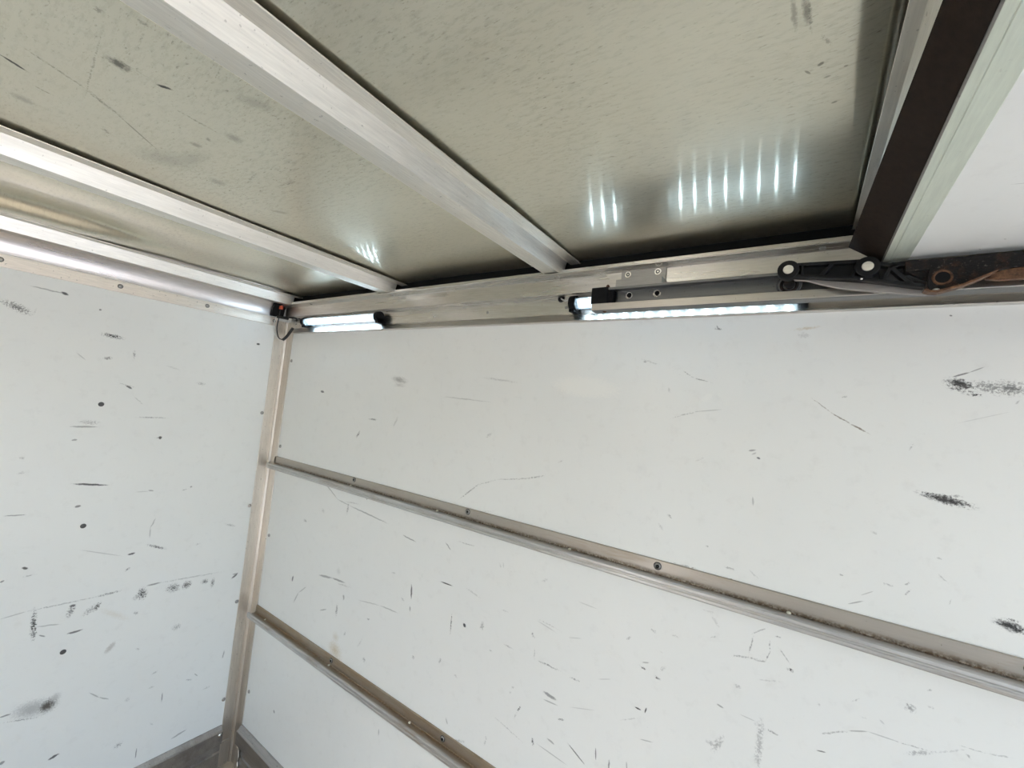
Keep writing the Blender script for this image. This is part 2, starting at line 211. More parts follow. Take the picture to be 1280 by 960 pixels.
def metal(name, col, rough, stain=None, stain_amt=0.0, along=0, fleck=0.0, metallic=1.0, brush=0.15):
    """Worn metal: brushed grain along one axis, cloudy stains and small dark flecks."""
    m, nt, p = new_mat(name)
    v = coords(nt)
    s = [40, 40, 40]; s[along] = 3
    g = noise(nt, stretch(nt, v, tuple(x * 8 for x in s)), 1.0, 3)
    cl = noise(nt, stretch(nt, v, tuple(x * 0.25 for x in s)), 1.0, 4, 0.65)
    c = mixc(nt, remap(nt, g, 0.3, 0.7), tuple(x * 0.90 for x in col), tuple(min(1, x * 1.06) for x in col))
    if stain:
        c = mixc(nt, math_node(nt, 'MULTIPLY', remap(nt, cl, 0.42, 0.72), stain_amt), c, stain)
    if fleck:
        f = noise(nt, v, 160.0, 2, 0.6)
        c = mixc(nt, math_node(nt, 'MULTIPLY', remap(nt, f, 0.68, 0.74), fleck), c, (0.06, 0.05, 0.045))
    LK(nt, c, p.inputs['Base Color'])
    p.inputs['Metallic'].default_value = metallic
    LK(nt, remap(nt, cl, 0.3, 0.7, rough * 0.8, rough * 1.25), p.inputs['Roughness'])
    bump(nt, p, g, brush, 0.0006)
    return m
def plain(name, col, rough, metallic=0.0, var=0.15, scale=60.0, bumpy=0.0, spec=0.5):
    m, nt, p = new_mat(name)
    v = coords(nt)
    n = noise(nt, v, scale, 3)
    c = mixc(nt, remap(nt, n, 0.3, 0.7), tuple(x * (1 - var) for x in col), tuple(min(1, x * (1 + var)) for x in col))
    LK(nt, c, p.inputs['Base Color'])
    p.inputs['Roughness'].default_value = rough
    p.inputs['Metallic'].default_value = metallic
    p.inputs['Specular IOR Level'].default_value = spec
    if bumpy:
        bump(nt, p, n, bumpy, 0.001)
    return m

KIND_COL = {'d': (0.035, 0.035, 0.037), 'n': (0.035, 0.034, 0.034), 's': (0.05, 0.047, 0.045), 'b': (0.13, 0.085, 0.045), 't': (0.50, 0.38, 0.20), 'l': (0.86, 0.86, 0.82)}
def marked(name, ax, marks, style):
    """Surface with its own list of marks, each an ellipse broken up by noise, in the plane of the two axes `ax`."""
    m, nt, p = new_mat(name)
    v = coords(nt)
    sx = N(nt, 'ShaderNodeSeparateXYZ'); LK(nt, v, sx.inputs[0])
    cx = N(nt, 'ShaderNodeCombineXYZ')
    LK(nt, sx.outputs[ax[0]], cx.inputs[0]); LK(nt, sx.outputs[ax[1]], cx.inputs[1])
    uv = cx.outputs[0]
    n1 = noise(nt, uv, 230.0, 4, 0.75)
    col = style(nt, uv, p)
    if marks:
        w = N(nt, 'ShaderNodeTexNoise'); w.inputs['Scale'].default_value = 70.0; w.inputs['Detail'].default_value = 2.0
        LK(nt, uv, w.inputs['Vector'])
        ws = N(nt, 'ShaderNodeVectorMath', operation='MULTIPLY_ADD')
        LK(nt, w.outputs['Color'], ws.inputs[0]); ws.inputs[1].default_value = (0.004, 0.004, 0.0); ws.inputs[2].default_value = (-0.002, -0.002, 0.0)
        wa = N(nt, 'ShaderNodeVectorMath', operation='ADD')
        LK(nt, uv, wa.inputs[0]); LK(nt, ws.outputs[0], wa.inputs[1])
        acc = {}
        nd = math_node(nt, 'SUBTRACT', n1, 0.5)
        for (u0, v0, hl, hw, ang, s, k) in marks:
            mp = N(nt, 'ShaderNodeMapping', vector_type='TEXTURE')
            mp.inputs['Location'].default_value = (u0, v0, 0)
            mp.inputs['Rotation'].default_value = (0, 0, ang)
            mp.inputs['Scale'].default_value = (hl, hw, 1)
            LK(nt, wa.outputs[0] if min(hl, hw) > 0.0022 or k != 'd' else uv, mp.inputs['Vector'])
            ln = N(nt, 'ShaderNodeVectorMath', operation='LENGTH'); LK(nt, mp.outputs[0], ln.inputs[0])
            fall = remap(nt, ln.outputs['Value'], 1.0, 0.0, 0.0, {'d': 2.4, 'n': 1.0, 's': 1.35, 'b': 1.6, 't': 0.9, 'l': 2.5}[k])
            kk = {'d': 1.8, 'n': 6.5, 's': 2.2, 'b': 3.0, 't': 2.5, 'l': 5.0}[k]
            t = math_node(nt, 'MULTIPLY_ADD', nd, kk, fall)
            gate = remap(nt, ln.outputs['Value'], 1.25, 0.85)
            t = math_node(nt, 'MULTIPLY', t, gate, clamp=True)
            t = math_node(nt, 'MULTIPLY', t, s)
            acc[k] = t if k not in acc else math_node(nt, 'MAXIMUM', acc[k], t)
        for k, t in acc.items():
            col = mixc(nt, t, col, KIND_COL[k])
    LK(nt, col, p.inputs['Base Color'])
    if style is ceil_style:                       # oxidised film over the rolled metal: a second, matt lobe
        q = N(nt, 'ShaderNodeBsdfPrincipled')
        LK(nt, col, q.inputs['Base Color'])
        q.inputs['Metallic'].default_value = 1.0; q.inputs['Roughness'].default_value = 0.42
        mx = N(nt, 'ShaderNodeMixShader'); mx.inputs[0].default_value = 0.62
        LK(nt, p.outputs[0], mx.inputs[1]); LK(nt, q.outputs[0], mx.inputs[2])
        LK(nt, mx.outputs[0], nt.nodes['Material Output'].inputs[0])
    return m
def white_style(nt, uv, p):
    base = (0.825, 0.835, 0.808)
    big = noise(nt, uv, 3.0, 3)
    c = mixc(nt, remap(nt, big, 0.3, 0.7), tuple(x * 0.97 for x in base), base)
    f1 = noise(nt, stretch(nt, uv, (55, 170, 1)), 1.0, 3, 0.6)
    f2 = noise(nt, stretch(nt, uv, (230, 60, 1)), 1.0, 3, 0.6)
    pat = remap(nt, noise(nt, uv, 7.0, 2), 0.45, 0.7)
    fl = math_node(nt, 'ADD', remap(nt, f1, 0.70, 0.80), remap(nt, f2, 0.72, 0.82))
    c = mixc(nt, math_node(nt, 'MULTIPLY', math_node(nt, 'MULTIPLY', fl, pat), 0.35, clamp=True), c, (0.2, 0.19, 0.18))
    dust = noise(nt, uv, 28.0, 5, 0.7)
    c = mixc(nt, remap(nt, dust, 0.55, 0.85, 0.0, 0.22), c, (0.50, 0.49, 0.46))
    p.inputs['Roughness'].default_value = 0.33
    p.inputs['Specular IOR Level'].default_value = 0.4
    wv = noise(nt, stretch(nt, uv, (34, 5, 1)), 1.0, 3)
    fn = noise(nt, uv, 240.0, 2)
    h = math_node(nt, 'MULTIPLY_ADD', fn, 0.12, wv)
    bump(nt, p, h, 0.22, 0.002)
    return c
def ceil_style(nt, uv, p):
    base = (0.74, 0.70, 0.60)
    big = noise(nt, uv, 2.2, 4, 0.6)
    c = mixc(nt, remap(nt, big, 0.3, 0.7), (0.77, 0.745, 0.63), (0.69, 0.66, 0.54))
    f1 = noise(nt, stretch(nt, uv, (45, 150, 1)), 1.0, 4, 0.7)
    f2 = noise(nt, stretch(nt, uv, (90, 260, 1)), 1.0, 3, 0.6)
    pat = remap(nt, noise(nt, uv, 4.0, 2), 0.35, 0.65, 0.35, 1.0)
    c = mixc(nt, math_node(nt, 'MULTIPLY', remap(nt, f1, 0.48, 0.72, 0.0, 0.55), pat), c, (0.42, 0.39, 0.33))
    c = mixc(nt, math_node(nt, 'MULTIPLY', remap(nt, f2, 0.60, 0.74, 0.0, 0.65), pat), c, (0.14, 0.13, 0.11))
    p.inputs['Metallic'].default_value = 1.0
    p.inputs['Roughness'].default_value = 0.125
    p.inputs['Anisotropic'].default_value = 0.97
    p.inputs['Anisotropic Rotation'].default_value = 0.25
    tg = N(nt, 'ShaderNodeTangent', direction_type='UV_MAP'); tg.uv_map = 'UVMap'
    LK(nt, tg.outputs[0], p.inputs['Tangent'])
    h = noise(nt, stretch(nt, uv, (14, 40, 1)), 1.0, 1)
    bump(nt, p, h, 0.03, 0.002)
    return c

# ------------------------------------------------------------------ mesh helpers
class MB:
    def __init__(self):
        self.v = []; self.f = []; self.sm = []
    def add(self, vs, fs, smooth=False):
        o = len(self.v)
        self.v += [tuple(p) for p in vs]
        self.f += [tuple(o + i for i in f) for f in fs]
        self.sm += [smooth] * len(fs)
        return self
    def box(self, x0, x1, y0, y1, z0, z1):
        vs = [(x, y, z) for x in (x0, x1) for y in (y0, y1) for z in (z0, z1)]
        return self.add(vs, [(0, 1, 3, 2), (4, 6, 7, 5), (0, 4, 5, 1), (2, 3, 7, 6), (0, 2, 6, 4), (1, 5, 7, 3)])
    def prism(self, pts, axis, t0, t1, smooth=False):
        """Closed 2-D outline swept along an axis. axis 'x': pts are (y,z); 'y': (x,z); 'z': (x,y)."""
        def P(p, t):
            return {'x': (t, p[0], p[1]), 'y': (p[0], t, p[1]), 'z': (p[0], p[1], t)}[axis]
        n = len(pts)
        vs = [P(p, t0) for p in pts] + [P(p, t1) for p in pts]
        self.add(vs, [(i, (i + 1) % n, n + (i + 1) % n, n + i) for i in range(n)], smooth)
        o = len(self.v) - 2 * n
        self.f += [tuple(o + i for i in range(n))[::-1], tuple(o + n + i for i in range(n))]
        self.sm += [False, False]
        return self
    def cyl(self, c, ax, r, h, n=16, r2=None, smooth=True):
        ax = Vector(ax).normalized()
        a = ax.orthogonal().normalized(); b = ax.cross(a)
        c = Vector(c); r2 = r if r2 is None else r2
        vs = []
        for t, rr in ((0, r), (h, r2)):
            for i in range(n):
                an = 2 * PI * i / n
                vs.append(c + ax * t + (a * math.cos(an) + b * math.sin(an)) * rr)
        self.add(vs, [(i, (i + 1) % n, n + (i + 1) % n, n + i) for i in range(n)], smooth)
        o = len(self.v) - 2 * n
        self.f += [tuple(o + i for i in range(n))[::-1], tuple(o + n + i for i in range(n))]
        self.sm += [False, False]
        return self
    def dome(self, c, ax, r, h, n=14, k=4):
        ax = Vector(ax).normalized()
        a = ax.orthogonal().normalized(); b = ax.cross(a); c = Vector(c)
        vs = []; fs = []
        for j in range(k):
            t = PI / 2 * j / k
            for i in range(n):
                an = 2 * PI * i / n
                vs.append(c + ax * (h * math.sin(t)) + (a * math.cos(an) + b * math.sin(an)) * (r * math.cos(t)))
        vs.append(c + ax * h)
        for j in range(k - 1):
            for i in range(n):
                fs.append((j * n + i, j * n + (i + 1) % n, (j + 1) * n + (i + 1) % n, (j + 1) * n + i))
        for i in range(n):
            fs.append(((k - 1) * n + i, (k - 1) * n + (i + 1) % n, k * n))
        fs.append(tuple(range(n))[::-1])
        return self.add(vs, fs, True)
    def tube(self, pts, r, n=8):
        pts = [Vector(p) for p in pts]
        up = None; rings = []
        for i, p in enumerate(pts):
            t = (pts[min(i + 1, len(pts) - 1)] - pts[max(i - 1, 0)]).normalized()
            a = t.orthogonal().normalized() if up is None else (up - t * up.dot(t)).normalized()
            up = a; b = t.cross(a)
            rings.append([p + (a * math.cos(2 * PI * k / n) + b * math.sin(2 * PI * k / n)) * r for k in range(n)])
        vs = [q for rg in rings for q in rg]; fs = []
        for i in range(len(pts) - 1):
            for k in range(n):
                fs.append((i * n + k, i * n + (k + 1) % n, (i + 1) * n + (k + 1) % n, (i + 1) * n + k))
        fs.append(tuple(range(n))[::-1]); fs.append(tuple((len(pts) - 1) * n + k for k in range(n)))
        return self.add(vs, fs, True)
    def torus(self, c, ax, R, r, n=24, k=8):
        ax = Vector(ax).normalized(); a = ax.orthogonal().normalized(); b = ax.cross(a); c = Vector(c)
        vs = []; fs = []
        for i in range(n):
            d = a * math.cos(2 * PI * i / n) + b * math.sin(2 * PI * i / n)
            for j in range(k):
                vs.append(c + d * (R + r * math.cos(2 * PI * j / k)) + ax * (r * math.sin(2 * PI * j / k)))
        for i in range(n):
            for j in range(k):
                fs.append((i * k + j, ((i + 1) % n) * k + j, ((i + 1) % n) * k + (j + 1) % k, i * k + (j + 1) % k))
        return self.add(vs, fs, True)
    def build(self, name, mat, parent=None, bevel=0.0, origin=None, abs_z=False):
        dz = 0.0 if abs_z else ZO
        vs = [(x, y, z + dz) for x, y, z in self.v]
        me = bpy.data.meshes.new(name)
        me.from_pydata(vs, [], self.f)
        me.polygons.foreach_set('use_smooth', self.sm)
        bm = bmesh.new(); bm.from_mesh(me); bmesh.ops.recalc_face_normals(bm, faces=bm.faces); bm.to_mesh(me); bm.free()
        me.materials.append(mat)
        o = bpy.data.objects.new(name, me)
        C.objects.link(o)
        if parent is not None:
            o.parent = parent
            o.matrix_parent_inverse = Matrix.Translation(-Vector(parent.location))
        if bevel:
            b = o.modifiers.new('bevel', 'BEVEL'); b.width = bevel; b.segments = 2; b.limit_method = 'ANGLE'; b.angle_limit = math.radians(35)
        return o
def thing(name, loc, label, cat, group=None):
    o = bpy.data.objects.new(name, None); C.objects.link(o)
    o.location = (loc[0], loc[1], loc[2] + ZO); o.empty_display_size = 0.05
    o['label'] = label; o['category'] = cat
    if group: o['group'] = group
    return o
def struct(o, label=None):
    o['kind'] = 'structure'
    if label: o['label'] = label
    return o
def spline(pts, n=8):
    out = []
    P = [Vector(p) for p in pts]; P = [P[0] * 2 - P[1]] + P + [P[-1] * 2 - P[-2]]
    for i in range(1, len(P) - 2):
        for k in range(n):
            t = k / n; a, b, c, d = P[i - 1:i + 3]
            out.append(0.5 * ((2 * b) + (c - a) * t + (2 * a - 5 * b + 4 * c - d) * t * t + (3 * b - a - 3 * c + d) * t ** 3))
    out.append(P[-2]); return out

# ------------------------------------------------------------------ materials
M_rail = metal('brushed_aluminium_rail', (0.68, 0.66, 0.62), 0.27, (0.42, 0.36, 0.29), 0.55, 0, 0.35)
M_flange = metal('cream_stained_aluminium', (0.80, 0.735, 0.66), 0.42, (0.44, 0.34, 0.26), 0.6, 1, 0.5)
M_post = metal('post_aluminium', (0.76, 0.71, 0.64), 0.42, (0.42, 0.36, 0.30), 0.65, 2, 0.6)
M_bow = metal('roof_bow_aluminium', (0.85, 0.83, 0.775), 0.46, (0.66, 0.63, 0.56), 0.5, 1, 0.3, metallic=0.95, brush=0.08)
M_cove = metal('cove_aluminium', (0.72, 0.68, 0.67), 0.30, (0.6, 0.56, 0.53), 0.4, 1, 0.0, brush=0.01)
M_kick = metal('kick_rail_aluminium', (0.48, 0.46, 0.44), 0.42, (0.25, 0.22, 0.20), 0.8, 0, 0.7)
M_screw = metal('screw_steel', (0.46, 0.45, 0.43), 0.38, (0.2, 0.17, 0.14), 0.6, 0, 0.3)
M_pin = metal('pin_end', (0.84, 0.81, 0.70), 0.42, (0.6, 0.55, 0.4), 0.4, 0, 0.0, 0.35)
M_screwdark = plain('dark_rivet', (0.10, 0.10, 0.10), 0.5, 0.6)
M_bright = metal('bright_zinc', (0.85, 0.83, 0.78), 0.25, (0.6, 0.55, 0.4), 0.4, 0, 0.0)
M_black = plain('black_rubber_and_shade', (0.006, 0.006, 0.0065), 0.6, 0.0, 0.3, spec=0.15)
M_cast = plain('black_casting', (0.009, 0.009, 0.0095), 0.45, 0.0, 0.35, 90.0, 0.2, 0.25)
M_wire = plain('black_wire', (0.01, 0.01, 0.01), 0.4)
M_whitewire = plain('white_wire', (0.75, 0.75, 0.72), 0.5)
M_red = plain('red_connector', (0.55, 0.10, 0.05), 0.5)
M_track = metal('shaded_galvanised_track', (0.24, 0.24, 0.235), 0.42, (0.13, 0.13, 0.13), 0.6, 0, 0.5)  # dark tone holds the shade inside the channel
M_plate = metal('grey_plate', (0.42, 0.41, 0.39), 0.45, (0.3, 0.29, 0.27), 0.5, 0, 0.2)
M_steel = metal('grey_steel_arm', (0.44, 0.42, 0.40), 0.42, (0.33, 0.29, 0.27), 0.6, 0, 0.2)
M_doorframe = metal('green_reflection_frame', (0.70, 0.74, 0.64), 0.40, (0.60, 0.66, 0.58), 0.5, 1, 0.12, metallic=0.55, brush=0.04)  # aluminium; the green is a reflection put into its colour
M_seal = plain('brown_seal', (0.020, 0.0115, 0.0075), 0.75, 0.0, 0.3, 120.0, 0.2, 0.2)
M_floor = plain('worn_plywood_floor', (0.46, 0.39, 0.30), 0.7, 0.0, 0.3, 12.0, 0.3)
M_ground = plain('pale_concrete_ground', (0.52, 0.50, 0.46), 0.9, 0.0, 0.12, 2.0)
M_outer = plain('white_outer_skin', (0.72, 0.72, 0.70), 0.5)
M_board = plain('led_board', (0.8, 0.82, 0.82), 0.5)
def rusty(name):
    m, nt, p = new_mat(name)
    v = coords(nt)
    n = noise(nt, v, 70.0, 5, 0.7); n2 = noise(nt, v, 260.0, 3)
    c = mixc(nt, remap(nt, n, 0.52, 0.72), (0.011, 0.0095, 0.009), (0.050, 0.024, 0.012))
    c = mixc(nt, remap(nt, n2, 0.62, 0.74, 0, 0.7), c, (0.16, 0.14, 0.12))
    LK(nt, c, p.inputs['Base Color']); p.inputs['Roughness'].default_value = 0.65; p.inputs['Specular IOR Level'].default_value = 0.25; p.inputs['Metallic'].default_value = 0.25
    bump(nt, p, n2, 0.5, 0.002)
    return m
M_rustblack = rusty('rusted_black_steel')
def rust():
    m, nt, p = new_mat('brown_rust')
    v = coords(nt); n = noise(nt, v, 110.0, 5, 0.7)
    c = mixc(nt, remap(nt, n, 0.35, 0.65), (0.05, 0.022, 0.011), (0.20, 0.095, 0.042))
    c = mixc(nt, remap(nt, n, 0.68, 0.78), c, (0.45, 0.38, 0.31))
    LK(nt, c, p.inputs['Base Color']); p.inputs['Roughness'].default_value = 0.55; p.inputs['Metallic'].default_value = 0.3
    bump(nt, p, n, 0.5, 0.002); return m
M_rust = rust()
def rub_mat(name, zc, dirt):
    """Extruded rub rail: brown-stained back flange, dirt packed in the crease line, worn shelf and nose."""
    m, nt, p = new_mat(name)
    v = coords(nt)
    g = noise(nt, stretch(nt, v, (14, 260, 260)), 1.0, 3)
    cl = noise(nt, stretch(nt, v, (6, 40, 40)), 1.0, 5, 0.7)
    gr = noise(nt, v, 190.0, 4, 0.7)
    sx = N(nt, 'ShaderNodeSeparateXYZ'); LK(nt, v, sx.inputs[0])
    c = mixc(nt, remap(nt, g, 0.3, 0.7), (0.47, 0.465, 0.455), (0.62, 0.61, 0.59))
    back = remap(nt, sx.outputs[1], -0.014, -0.006)
    c = mixc(nt, math_node(nt, 'MULTIPLY', back, 0.85), c, (0.44, 0.39, 0.33))
    c = mixc(nt, remap(nt, cl, 0.52, 0.75, 0.0, dirt), c, (0.33, 0.25, 0.17))
    dz = math_node(nt, 'ABSOLUTE', math_node(nt, 'SUBTRACT', sx.outputs[2], zc))
    ydist = math_node(nt, 'ABSOLUTE', math_node(nt, 'ADD', sx.outputs[1], 0.006))
    d = math_node(nt, 'MAXIMUM', dz, ydist)
    crease = math_node(nt, 'MULTIPLY', remap(nt, d, 0.010, 0.001), remap(nt, gr, 0.36, 0.56))
    crease = math_node(nt, 'MULTIPLY', crease, remap(nt, cl, 0.30, 0.5, 0.3, 0.95))
    c = mixc(nt, crease, c, (0.11, 0.065, 0.03))
    if dirt > 0.7:
        sh = remap(nt, sx.outputs[1], -0.024, -0.018)
        c = mixc(nt, math_node(nt, 'MULTIPLY', sh, remap(nt, cl, 0.3, 0.6, 0.3, 0.85)), c, (0.36, 0.27, 0.18))
    c = mixc(nt, remap(nt, gr, 0.68, 0.73, 0, 0.6), c, (0.05, 0.04, 0.03))
    LK(nt, c, p.inputs['Base Color'])
    p.inputs['Metallic'].default_value = 0.75
    LK(nt, remap(nt, cl, 0.3, 0.7, 0.30, 0.50), p.inputs['Roughness'])
    bump(nt, p, g, 0.12, 0.0008)
    return m
def emitter(name, col, s):
    m, nt, p = new_mat(name)
    p.inputs['Base Color'].default_value = (0.8, 0.8, 0.8, 1)
    p.inputs['Emission Color'].default_value = (*col, 1)
    p.inputs['Emission Strength'].default_value = s
    return m
M_led = emitter('led_emitter', (0.60, 0.82, 1.0), 100.0)
def lens_mat():
    m = bpy.data.materials.new('clear_ribbed_lens'); m.use_nodes = True
    nt = m.node_tree; out = nt.nodes['Material Output']; nt.nodes.remove(nt.nodes['Principled BSDF'])
    t = N(nt, 'ShaderNodeBsdfTransparent'); g = N(nt, 'ShaderNodeBsdfGlossy'); tr = N(nt, 'ShaderNodeBsdfTranslucent')
    g.inputs['Roughness'].default_value = 0.1; tr.inputs['Color'].default_value = (0.9, 0.95, 1, 1)
    a = N(nt, 'ShaderNodeMixShader'); b = N(nt, 'ShaderNodeMixShader')
    v = coords(nt)
    n = noise(nt, stretch(nt, v, (300, 4, 4)), 1.0, 1)
    LK(nt, remap(nt, n, 0.3, 0.7, 0.05, 0.16), a.inputs[0]); LK(nt, t.outputs[0], a.inputs[1]); LK(nt, tr.outputs[0], a.inputs[2])
    b.inputs[0].default_value = 0.06; LK(nt, a.outputs[0], b.inputs[1]); LK(nt, g.outputs[0], b.inputs[2])
    LK(nt, b.outputs[0], out.inputs[0]); return m
M_lens = lens_mat()

# ------------------------------------------------------------------ panel surfaces made of cells, each with the marks that fall in it
def cell_panel(name, ax, const, us, vs, marks, style, zfun=None, uvlayer=False):
    """A sheet in the plane of axes `ax` at the third-axis value `const`, cut along us and vs. World heights."""
    other = ({0, 1, 2} - set(ax)).pop()
    verts = []
    for v in vs:
        for u in us:
            p = [0, 0, 0]; p[ax[0]] = u; p[ax[1]] = v; p[other] = const if zfun is None else zfun(u, v)
            verts.append(tuple(p))
    nu = len(us); faces = []; keys = []
    for j in range(len(vs) - 1):
        for i in range(nu - 1):
            faces.append((j * nu + i, j * nu + i + 1, (j + 1) * nu + i + 1, (j + 1) * nu + i))
            keys.append((math.floor((us[i] + us[i + 1]) / 2 / 0.24), math.floor((vs[j] + vs[j + 1]) / 2 / 0.24)))
    me = bpy.data.meshes.new(name)
    me.from_pydata(verts, [], faces)
    if uvlayer:
        uvl = me.uv_layers.new(name='UVMap')
        for l in me.loops:
            p = verts[l.vertex_index]; uvl.data[l.index].uv = (p[0], p[1])
    base = marked(name + '_surface', ax, [], style)
    me.materials.append(base)
    idx = {}
    order = [0] * len(faces)
    for fi, k in enumerate(keys):
        if k not in idx:
            u0, u1, v0, v1 = k[0] * 0.24, k[0] * 0.24 + 0.24, k[1] * 0.24, k[1] * 0.24 + 0.24
            loc = []
            for m in marks:
                r = max(m[2], m[3]) * 1.25 + 0.004
                ca, sa = abs(math.cos(m[4])), abs(math.sin(m[4]))
                ru = (m[2] * ca + m[3] * sa) * 1.3 + 0.005; rv = (m[2] * sa + m[3] * ca) * 1.3 + 0.005
                if m[0] + ru > u0 - 0.02 and m[0] - ru < u1 + 0.02 and m[1] + rv > v0 - 0.02 and m[1] - rv < v1 + 0.02:
                    loc.append(m)
            if loc:
                me.materials.append(marked(name + '_surface', ax, loc, style)); idx[k] = len(me.materials) - 1
            else:
                idx[k] = 0
        order[fi] = idx[k]
    me.polygons.foreach_set('material_index', order)
    me.polygons.foreach_set('use_smooth', [zfun is not None] * len(faces))
    o = bpy.data.objects.new(name, me); C.objects.link(o)
    return o
def rng(a, b, step):
    n = max(1, round((b - a) / step)); return [a + (b - a) * i / n for i in range(n + 1)]
def cuts(a, b):
    s = {round(a, 5), round(b, 5)}
    k = math.ceil(a / 0.24)
    while k * 0.24 < b:
        s.add(round(k * 0.24, 5)); k += 1
    return sorted(s)

XW = -1.945       # inside face of the front wall
YB = -2.10        # inside face of the opposite side wall
XR = 2.05         # rear opening
ZF = -1.59        # floor, from the lens
ZC = 0.413        # ceiling sheet

# ================================================================== the setting
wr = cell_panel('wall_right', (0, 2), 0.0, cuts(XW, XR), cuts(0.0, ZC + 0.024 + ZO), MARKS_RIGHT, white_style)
struct(wr, 'white scuffed side wall panel on the right with two metal rub rails')
so_ = wr.modifiers.new('thickness', 'SOLIDIFY'); so_.thickness = 0.03; so_.offset = -1.0
wl = cell_panel('wall_left', (1, 2), XW, cuts(YB, 0.0), cuts(0.0, ZC + 0.024 + ZO), MARKS_LEFT, white_style)
struct(wl, 'white scuffed front wall panel on the left below the roof bows')
so_ = wl.modifiers.new('thickness', 'SOLIDIFY'); so_.thickness = 0.03; so_.offset = -1.0
wb = MB().box(XW, -1.00, YB - 0.03, YB, ZF, ZC + 0.024).box(-0.66, XR, YB - 0.03, YB, ZF, ZC + 0.024).box(-1.00, -0.66, YB - 0.03, YB, 0.24, ZC + 0.024).build('wall_back', marked('wall_back_surface', (0, 2), [], white_style))  # doorway gap added in this unseen wall to light the right wall
struct(wb)
def sheet_z(u, v):
    z = ZC + ZO
    z += 0.0012 * math.sin(5.1 * u + 3.0 * v) + 0.0010 * math.sin(9.0 * v + 2.0 * u)
    # oil-canning of the bay between the two middle bows
    if -1.20 < u < -0.56:
        t = (u + 1.2) / 0.64
        z += 0.0016 * math.sin(PI * t) * math.sin(5.0 * v + 4.0 * t)
    # crease in the narrow bay beside the front bow
    ax_, ay_, bx_, by_ = -1.765, -1.10, -1.70, -0.52
    L2 = (bx_ - ax_) ** 2 + (by_ - ay_) ** 2
    t = ((u - ax_) * (bx_ - ax_) + (v - ay_) * (by_ - ay_)) / L2
    d = ((u - ax_) * (by_ - ay_) - (v - ay_) * (bx_ - ax_)) / math.sqrt(L2)
    k = max(0.0, min(1.0, (1.05 - t) / 0.4))
    z += 0.020 * k * math.tanh(d / 0.011) * math.exp(-(d / 0.11) ** 2)
    # edge of the sheet lifting off the last bow
    z += 0.010 * math.exp(-((u - 0.06) / 0.022) ** 2) * math.exp(-((v + 0.58) / 0.22) ** 2)
    return z
xs = rng(XW + 0.004, -1.60, 0.007)[:-1] + rng(-1.60, 0.0675, 0.014); ys = rng(YB, -1.08, 0.06)[:-1] + rng(-1.08, -0.006, 0.014)
ce = cell_panel('ceiling', (0, 1), 0, xs, ys, MARKS_CEIL, ceil_style, sheet_z, True)
struct(ce, 'dull stained aluminium roof sheet above the roof bows')
so_ = ce.modifiers.new('thickness', 'SOLIDIFY'); so_.thickness = 0.002; so_.offset = 1.0
struct(MB().box(XW - 0.05, XR, YB - 0.05, 0.05, ZC + 0.025, ZC + 0.05).build('roof', M_outer))
# rear half of the roof, beyond the last bow
struct(MB().box(0.078, XR, YB, 0.0, ZC - 0.001, ZC + 0.003).build('ceiling', M_cove))
fl = struct(MB().box(XW, XR, YB, 0.0, ZF - 0.05, ZF).build('floor', M_floor), 'worn brown plywood truck floor in the bottom corner')
struct(MB().box(-40, 60, -50, 50, ZF - 1.06, ZF - 1.0).build('ground', M_ground))

# screws in the front wall panel and along the post
def screw(parent, loc, n, r=0.006, h=0.0025, mat=None, name='screw'):
    return MB().dome(loc, n, r, h, 12, 3).build(name, mat or M_screw, parent)
for y, z in ((-0.5807, 1.4798), (-0.5777, 1.0754), (-0.5784, 0.6718)):
    screw(wl, (XW, y, z - ZO), (1, 0, 0), 0.0078, 0.002, M_screwdark)
for z in (1.4774, 1.0762, 0.673, 0.2728):
    screw(wl, (XW, -0.0600, z - ZO), (1, 0, 0), 0.0075, 0.005, M_screw)
for x, z in ((-1.8713, 1.7173), (-1.8716, 1.34), (-1.8690, 0.9579), (-1.866, 0.3103)):
    screw(wr, (x, 0, z - ZO), (0, -1, 0), 0.0075, 0.005, M_screw)

# trim_1: corner post, an angle with a bead in the inner corner
bead = [(XW + 0.004, -0.014)] + [(XW + 0.004 + 0.010 * math.sin(a), -0.014 + 0.010 * (1 - math.cos(a))) for a in [PI / 2 * i / 5 for i in range(1, 6)]]
post = MB().prism([(XW, 0.0), (XW, -0.053), (XW + 0.003, -0.0535), (XW + 0.004, -0.052)] + bead + [(XW + 0.058, -0.004), (XW + 0.060, -0.003), (XW + 0.060, 0.0)], 'z', ZF, 0.30)
pst = struct(post.build('trim_1', M_post, None, 0.0006), 'stained aluminium corner post where the two white walls meet')
# trim_2: top rail along the right wall
rail_prof = [(0.0, 0.2475), (-0.0140, 0.2480), (-0.0148, 0.2492), (-0.0035, 0.2685), (-0.002, 0.2695), (-0.002, 0.3185), (-0.028, 0.3165), (-0.030, 0.3180), (-0.030, 0.3590), (-0.053, 0.3635), (-0.055, 0.3650),
             (-0.055, 0.3670), (-0.032, 0.3690), (-0.032, 0.3830), (0.0, 0.3840)]
tr2 = struct(MB().prism(rail_prof, 'x', XW + 0.03, XR).build('trim_2', M_rail, None, 0.0008), 'long stepped aluminium top rail along the right wall under the roof')
struct(MB().box(XW + 0.002, XR, -0.005, -0.0005, 0.3845, ZC + 0.024).build('shade_strip_3', M_black), 'black strip for the shade in the gap between the top rail and the roof sheet')  # black strip stands in for the unlit recess above the rail
for x in (-0.5426, -1.1909, -1.70, 0.02):
    screw(tr2, (x, -0.041, 0.3614), (0, -0.19, -0.98), 0.0060, 0.003, M_screw, 'rivet')
